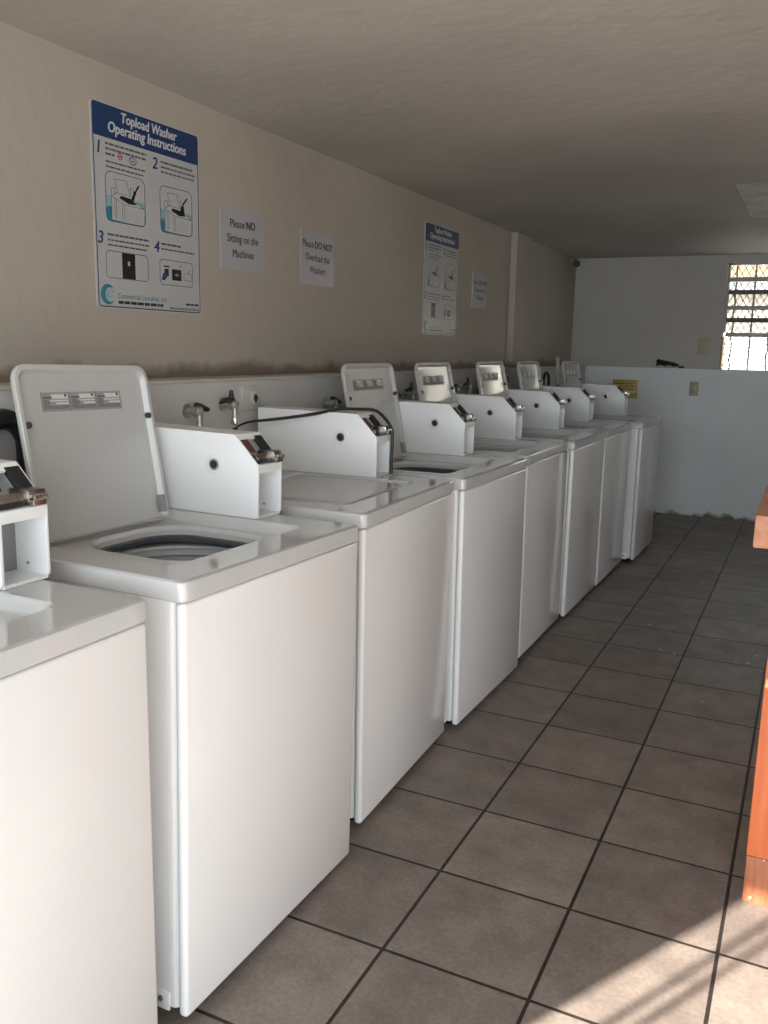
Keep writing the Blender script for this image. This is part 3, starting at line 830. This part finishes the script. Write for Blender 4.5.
# black clump on the end ledge
random.seed(9)
P = []
for k in range(26):
    t = k / 25
    P.append((-1.205 + 0.16 * t + 0.012 * math.sin(k * 2.1), YE + 0.016 + 0.008 * math.cos(k * 1.7), ZL + 0.024 + (0.048 - 0.034 * t) * abs(math.sin(k * 1.15))))
ck = thing('cable_bundle', 'small tangled black clump lying on the end wall ledge', 'cable', (0, 0, 0))
MB().tube(smooth_path(P, 4), 0.011, 8).build('coil', 'black', ck)
MB().box(-1.03, -0.985, YE + 0.0, YE + 0.03, ZL + 0.006, ZL + 0.026, 0.005).build('plug', 'black_plastic', ck)

# security camera in the far upper corner
scam = thing('security_camera', 'small black camera high in the far left corner', 'camera', (XL, 7.52, 2.075))
MB().lathe([(0.022, 0.0), (0.022, 0.006), (0.006, 0.009), (0.006, 0.04)], (0, 0, 0.02), 'x', 16).build('bracket', 'white_plate', scam)
mb = MB().tube([(0.028, 0.045, 0.012), (0.052, -0.018, -0.002), (0.062, -0.046, -0.008)], [0.026, 0.028, 0.028], 18)
bd = mb.build('body', 'black', scam)
MB().tube([(0.062, -0.046, -0.008), (0.0635, -0.050, -0.009)], 0.016, 16).build('lens', 'black', bd)

# ================================================================== POSTERS AND NOTICES
def rquad(mb, u0, u1, v0, v1, x, th=0.0003, r=0.0):
    if r <= 0:
        mb.box(x - th, x, u0, u1, v0, v1); return
    pts = []
    for (cu, cv, a0) in ((u1 - r, v1 - r, 0), (u0 + r, v1 - r, 90), (u0 + r, v0 + r, 180), (u1 - r, v0 + r, 270)):
        for k in range(6):
            a = math.radians(a0 + 18 * k); pts.append((cu + r * math.cos(a), cv + r * math.sin(a)))
    mb.prism(pts, 'x', x - th, x)
def rframe(mb, u0, u1, v0, v1, x, wdt, r):
    def L(d, xx):
        out = []
        for (cu, cv, a0) in ((u1 - r, v1 - r, 0), (u0 + r, v1 - r, 90), (u0 + r, v0 + r, 180), (u1 - r, v0 + r, 270)):
            for k in range(6):
                a = math.radians(a0 + 18 * k); out.append((xx, cu + (r - d) * math.cos(a), cv + (r - d) * math.sin(a)))
        return out
    mb.loops([L(0, x - 0.0002), L(0, x), L(wdt, x), L(wdt, x - 0.0002)])
def stroke(mb, pts, wdt, x):
    for (a, b) in zip(pts[:-1], pts[1:]):
        dx, dy = b[0] - a[0], b[1] - a[1]; l = math.hypot(dx, dy) or 1
        nx, ny = -dy / l * wdt / 2, dx / l * wdt / 2
        mb.prism([(a[0] + nx, a[1] + ny), (b[0] + nx, b[1] + ny), (b[0] - nx, b[1] - ny), (a[0] - nx, a[1] - ny)], 'x', x - 0.0002, x)

PW, PH = 0.496, 0.588
def make_poster():
    t = thing('instruction_poster', 'x', 'poster')
    U = lambda u: (u - 0.5) * PW
    V = lambda v: (0.5 - v) * PH
    random.seed(21)
    mb = MB(); rquad(mb, -PW / 2, PW / 2, -PH / 2, PH / 2, 0.003, 0.003, 0.014)
    mb.build('sheet', 'poster', t, smooth=0)
    mb = MB()
    rframe(mb, U(0.012), U(0.988), V(0.992), V(0.008), 0.0034, 0.0035, 0.012)
    mb.build('border', 'poster_navy', t, smooth=0)
    mb = MB(); rquad(mb, U(0.012), U(0.988), V(0.165), V(0.008), 0.0037, 0.0003, 0.010)
    hd = mb.build('header_band', 'poster_blue', t, smooth=0)
    mb = MB()
    for k in range(13):
        v = 0.020 + k * 0.0112
        rquad(mb, U(0.014), U(0.986), V(v + 0.0042), V(v), 0.0039, 0.0002)
    mb.build('stripes', 'poster_stripe', hd, smooth=0)
    mb = MB()
    mb.add_mesh(text_mesh('Topload Washer', 0.0405, 0.0014, shear=0.15, width=0.92), wall_x(U(0.505), V(0.050), 0.0042))
    mb.add_mesh(text_mesh('Operating Instructions', 0.0425, 0.0014, shear=0.15, width=0.92), wall_x(U(0.495), V(0.110), 0.0042))
    mb.build('title', 'poster_white_ink', hd, smooth=0)
    for (n_, u, v) in (('1', 0.052, 0.220), ('2', 0.548, 0.222), ('3', 0.045, 0.652), ('4', 0.545, 0.654)):
        mb = MB(); mb.add_mesh(text_mesh(n_, 0.050, 0.0014, shear=0.15), wall_x(U(u), V(v), 0.0036))
        mb.build('step_number', 'poster_num', t, smooth=0)
    # small print
    mb = MB()
    def para(u0, u1, v, n_, last=0.6, h=0.0105, bold=False):
        for q in range(n_):
            uu = u0; e = u1 if q < n_ - 1 else u0 + (u1 - u0) * last
            while uu < e - 0.004:
                l = min(random.uniform(0.018, 0.055), e - uu)
                rquad(mb, U(uu), U(uu + l), V(v + h * (1.0 if bold else 0.8)), V(v), 0.0035, 0.0002)
                uu += l + 0.006
            v += 0.0245
    mb = MB()
    para(0.112, 0.470, 0.186, 2, 0.98, bold=True); para(0.112, 0.190, 0.235, 1, 1.0, bold=True)
    para(0.112, 0.455, 0.272, 2, 0.95)
    mb.build('small_print', 'poster_text', t, smooth=0)
    mb = MB()
    para(0.605, 0.925, 0.198, 1, 1.0, bold=True); para(0.605, 0.950, 0.225, 2, 0.98)
    mb.build('small_print', 'poster_text', t, smooth=0)
    mb = MB()
    para(0.105, 0.475, 0.624, 1, 1.0, bold=True); para(0.105, 0.475, 0.652, 2, 0.95)
    mb.build('small_print', 'poster_text', t, smooth=0)
    mb = MB()
    para(0.590, 0.790, 0.626, 1, 1.0, bold=True); para(0.590, 0.935, 0.654, 1, 1.0)
    mb.build('small_print', 'poster_text', t, smooth=0)
    mb = MB(); mb.lathe([(0.0105, 0.0031), (0.0105, 0.0035), (0.0075, 0.0035), (0.0075, 0.0031)], (0, U(0.235), V(0.238)), 'x', 20, False)
    mb.box(0.0031, 0.0035, U(0.222), U(0.248), V(0.242), V(0.234)); mb.build('red_emblem', 'poster_red', t, smooth=0)
    mb = MB(); b_ = [(0.0125 * math.cos(a * 0.3142) * 1.25, 0.0125 * math.sin(a * 0.3142) * 0.85) for a in range(20)]
    for q in range(20):
        p, r_ = b_[q], b_[(q + 1) % 20]
        stroke(mb, [(U(0.345) + p[0], V(0.243) + p[1]), (U(0.345) + r_[0], V(0.243) + r_[1])], 0.0025, 0.0035)
    mb.add_mesh(text_mesh('he', 0.015, 0.0002), wall_x(U(0.345), V(0.243), 0.0035))
    mb.build('blue_emblem', 'poster_stripe', t, smooth=0)
    # picture frames with tinted lower corners
    pics = [(0.100, 0.448, 0.565, 0.320, 0.022), (0.588, 0.915, 0.570, 0.322, 0.022), (0.085, 0.460, 0.845, 0.708, 0.014), (0.570, 0.910, 0.850, 0.712, 0.014)]
    for (a, b, c, d, r) in pics[:2]:
        mb = MB(); md = MB()
        rquad(mb, U(a) + 0.001, U(b) - 0.001, V(c) + 0.001, V(c - 0.075), 0.0033, 0.0002, 0.014)
        rquad(md, U(a) + 0.001, U(b) - 0.001, V(c - 0.060), V(c - 0.125), 0.0033, 0.0002)
        mb.build('tint', 'poster_teal', t, smooth=0); md.build('pale_tint', 'poster_teal_light', t, smooth=0)
    def finish(wh, ln, bk):
        wh.build('drawing_print', 'poster', t, smooth=0); ln.build('drawing_lines', 'poster_text', t, smooth=0); bk.build('drawing_ink', 'poster_black', t, smooth=0)
    def begin(p):
        ln = MB(); rframe(ln, U(p[0]), U(p[1]), V(p[2]), V(p[3]), 0.0036, 0.0022, p[4])
        return MB(), ln, MB()
    for (a, b, c, d, r) in pics[:2]:
        wh, ln, bk = begin((a, b, c, d, r))
        u0, u1, v0, v1 = U(a), U(b), V(c), V(d); w_, h_ = u1 - u0, v1 - v0
        Q = lambda x, y: (u0 + w_ * x, v0 + h_ * y)
        # machine drawn in white with black outlines
        wh.prism([Q(0.14, 0.05), Q(0.14, 0.50), Q(0.22, 0.60), Q(0.30, 0.60), Q(0.62, 0.58), Q(0.97, 0.36), Q(0.97, 0.03), Q(0.46, 0.03)], 'x', 0.0033, 0.0035)
        for pl in ([Q(0.14, 0.06), Q(0.14, 0.52), Q(0.46, 0.40), Q(0.97, 0.38)], [Q(0.46, 0.40), Q(0.46, 0.04)], [Q(0.40, 0.42), Q(0.40, 0.05)], [Q(0.22, 0.48), Q(0.22, 0.08)],
                   [Q(0.26, 0.47), Q(0.26, 0.08)], [Q(0.14, 0.52), Q(0.14, 0.66), Q(0.22, 0.70), Q(0.24, 0.56)], [Q(0.14, 0.52), Q(0.26, 0.60), Q(0.62, 0.58), Q(0.97, 0.38)],
                   [Q(0.30, 0.60), Q(0.22, 0.86), Q(0.52, 0.88), Q(0.60, 0.60)], [Q(0.62, 0.58), Q(0.62, 0.76), Q(0.70, 0.72), Q(0.72, 0.52)]):
            stroke(ln, pl, 0.0014, 0.0038)
        bk.prism([Q(0.34, 0.50), Q(0.38, 0.56), Q(0.62, 0.54), Q(0.80, 0.44), Q(0.58, 0.42)], 'x', 0.0034, 0.0037)
        if a < 0.5:
            stroke(bk, [Q(0.84, 0.84), Q(0.72, 0.66)], 0.006, 0.0040); stroke(bk, [Q(0.74, 0.70), Q(0.66, 0.50)], 0.011, 0.0040)
        else:
            stroke(bk, [Q(0.84, 0.84), Q(0.70, 0.68)], 0.006, 0.0040); bk.prism([Q(0.58, 0.44), Q(0.66, 0.66), Q(0.72, 0.68), Q(0.76, 0.46)], 'x', 0.0038, 0.0040)
        finish(wh, ln, bk)
    wh, ln, bk = begin(pics[2])
    (a, b, c, d, r) = pics[2]; u0, u1, v0, v1 = U(a), U(b), V(c), V(d)
    bk.box(0.0034, 0.0037, u0 + 0.37 * (u1 - u0), u0 + 0.68 * (u1 - u0), v0 + 0.0025, v1 - 0.0025)
    wh.box(0.0034, 0.0040, u0 + 0.50 * (u1 - u0), u0 + 0.55 * (u1 - u0), v0 + 0.52 * (v1 - v0), v0 + 0.68 * (v1 - v0))
    finish(wh, ln, bk)
    wh, ln, bk = begin(pics[3])
    (a, b, c, d, r) = pics[3]; u0, u1, v0, v1 = U(a), U(b), V(c), V(d); w_, h_ = u1 - u0, v1 - v0
    Q = lambda x, y: (u0 + w_ * x, v0 + h_ * y)
    bk.box(0.0034, 0.0037, Q(0.36, 0)[0], Q(0.64, 0)[0], Q(0, 0.22)[1], Q(0, 0.66)[1])
    bk.box(0.0034, 0.0037, Q(0.14, 0)[0], Q(0.26, 0)[0], Q(0, 0.36)[1], Q(0, 0.64)[1])
    bk.box(0.0034, 0.0037, Q(0.12, 0)[0], Q(0.28, 0)[0], Q(0, 0.70)[1], Q(0, 0.76)[1])
    stroke(ln, [Q(0.72, 0.26), Q(0.96, 0.26), Q(0.96, 0.54), Q(0.72, 0.54), Q(0.72, 0.26)], 0.0014, 0.0038)
    stroke(ln, [Q(0.84, 0.54), Q(0.92, 0.70)], 0.0020, 0.0038); stroke(ln, [Q(0.60, 0.76), Q(0.64, 0.84)], 0.0030, 0.0038)
    stroke(wh, [Q(0.44, 0.44), Q(0.56, 0.44)], 0.003, 0.0040); stroke(wh, [Q(0.50, 0.36), Q(0.50, 0.52)], 0.002, 0.0040)
    finish(wh, ln, bk)
    mb = MB(); mb.prism([Q(0.05, 0.20), Q(0.10, 0.46), Q(0.20, 0.56), Q(0.22, 0.48), Q(0.20, 0.30), Q(0.14, 0.18)], 'x', 0.0036, 0.0041); mb.build('drawing_hand', 'poster_stripe', t, smooth=0)
    # company emblem and name
    cu, cv = U(0.092), V(0.928)
    mb = MB()
    pts = [(cu + 0.030 * math.cos(a), cv + 0.030 * math.sin(a)) for a in [math.radians(40 + 14 * k) for k in range(21)]]
    pts += [(cu + 0.009 + 0.020 * math.cos(a), cv + 0.0215 * math.sin(a)) for a in [math.radians(310 - 13 * k) for k in range(20)]]
    mb.prism(pts, 'x', 0.0032, 0.0036); em = mb.build('company_emblem', 'poster_teal', t, smooth=0)
    mb = MB()
    for (r0, ph) in ((0.014, 20), (0.008, 120)):
        stroke(mb, [(cu + 0.010 + r0 * math.cos(math.radians(ph + 30 * k)), cv + r0 * math.sin(math.radians(ph + 30 * k))) for k in range(9)], 0.004, 0.0038)
    mb.build('emblem_swirl', 'poster_teal_light', em, smooth=0)
    mb = MB(); mb.add_mesh(text_mesh('Commercial Laundries, Inc.', 0.0225, 0.0001, 'LEFT', width=0.92), wall_x(U(0.175), V(0.932), 0.0036))
    mb.build('company_name', 'poster_teal', t, smooth=0)
    mb = MB(); random.seed(5)
    uu = 0.180
    while uu < 0.59:
        l = random.uniform(0.02, 0.06); rquad(mb, U(uu), U(min(uu + l, 0.595)), V(0.971), V(0.956), 0.0036, 0.0002); uu += l + 0.008
    mb.build('tagline', 'poster_black', t, smooth=0)
    mb = MB()
    mb.add_mesh(text_mesh('www.CommercialLaundries.net', 0.0135, 0.0002, 'RIGHT', width=0.9), wall_x(U(0.972), V(0.972), 0.0036))
    uu = 0.83
    while uu < 0.965:
        l = random.uniform(0.02, 0.045); rquad(mb, U(uu), U(min(uu + l, 0.968)), V(0.952), V(0.941), 0.0036, 0.0002); uu += l + 0.007
    mb.build('contact_line', 'poster_black', t, smooth=0)
    return t
ps = make_poster()
ps.location = (XL + 0.0005, 2.263, 1.734)
ps['label'] = 'large blue and white washer instruction poster nearest the camera on the left wall'
ps['group'] = 'washer instruction posters'
p2 = copy_tree(ps)
p2.location = (XL + 0.0005, 4.678, 1.716)
p2['label'] = 'farther blue-topped washer instruction poster, between two paper notices'

def notice(label, lines, loc, tilt, size=0.040):
    t = thing('paper_notice', label, 'notice', loc, (tilt, 0, 0), 'paper notices on the left wall')
    mb = MB(); mb.box(0, 0.0012, -0.1395, 0.1395, -0.108, 0.108, 0.0004); mb.build('sleeve', 'paper_edge', t, smooth=0)
    mb = MB(); mb.box(0.0010, 0.0018, -0.1345, 0.1345, -0.103, 0.103); sh = mb.build('sheet', 'paper', t, smooth=0)
    for (parts, v) in lines:
        mb = MB()
        meshes = [text_mesh(tx, size, bd, 'LEFT', width=0.92) for (tx, bd) in parts]
        ws = [max(q.co.x for q in me.vertices) for me in meshes]
        gap = size * 0.24; tot = sum(ws) + gap * (len(ws) - 1); u = -tot / 2
        for me, wd in zip(meshes, ws):
            mb.add_mesh(me, wall_x(u, v, 0.0021)); u += wd + gap
        mb.build('lettering', 'ink', t, smooth=0)
    return t
B_ = 0.0018
notice('white notice reading Please NO Sitting on the Machines', [([('Please', 0.0008), ('NO', B_)], 0.052), ([('Sitting on the', 0.0008)], 0.000), ([('Machines', 0.0008)], -0.052)], (XL + 0.0005, 2.765, 1.720), 0.02)
notice('white notice reading Please DO NOT Overload the Washers', [([('Please', 0.0008), ('DO NOT', B_)], 0.052), ([('Overload the', 0.0008)], 0.000), ([('Washers', 0.0008)], -0.050)], (XL + 0.0005, 3.307, 1.706), -0.008)
notice('dim white notice right of the farther instruction poster', [([('Please', 0.0008), ('DO NOT', B_)], 0.045), ([('Overload the', 0.0008)], 0.000), ([('Washers', 0.0008)], -0.045)], (XL + 0.0005, 5.315, 1.708), 0.0)

# ================================================================== FOLDING TABLE AT THE RIGHT
tb = thing('wooden_table', 'orange painted wooden table at the right picture edge', 'table', (-0.092, 2.165, 0))
MB().box(0, 0.70, 0, 1.75, 0.899, 0.977, 0.004).build('tabletop', 'orange_top', tb, smooth=30)
for (lx, ly) in ((0.056, 0.0), (0.50, 0.0), (0.056, 1.62), (0.50, 1.62)):
    lg = MB().box(lx, lx + 0.14, ly + 0.002, ly + 0.09, 0.125, 0.899, 0.004).build('leg', 'orange', tb, smooth=30)
    MB().box(lx + 0.001, lx + 0.139, ly + 0.003, ly + 0.089, 0.0, 0.1245, 0.004).build('foot_block', 'orange_base', lg, smooth=30)
MB().box(0.10, 0.60, 0.80, 0.84, 0.80, 0.899).build('cross_brace', 'orange', tb, smooth=0)

# ------------------------------------------------------------------ pale crumbs of lint on the floor
random.seed(3)
crumbs = [(-0.513, 4.011, 1.2), (-0.632, 4.62, 0.9), (-0.622, 4.373, 1.0), (-0.615, 5.074, 1.0), (-0.19, 4.013, 0.8), (-0.111, 4.145, 1.0), (-0.269, 3.46, 0.8),
          (-0.501, 4.953, 0.9), (-0.809, 5.16, 0.8), (-0.832, 5.36, 0.8), (-0.293, 4.296, 0.7), (-0.45, 3.98, 1.0), (-0.14, 4.02, 1.4)]
for (x, y, s_) in crumbs:
    b = bmesh.new(); bmesh.ops.create_icosphere(b, subdivisions=1, radius=0.0062 * s_)
    for v in b.verts:
        v.co *= random.uniform(0.6, 1.3)
    b.transform(Matrix.Translation((x, y, 0.002)) @ Matrix.Rotation(random.random() * 6, 4, 'Z') @ Matrix.Diagonal((1.0, 1.6, 0.5, 1)))
    mb = MB(); mb.add(b)
    tag(mb.build('lint_crumb', 'crumb'), 'tiny pale crumb of lint on the brown floor tiles', 'lint', 'pale crumbs of lint on the floor')
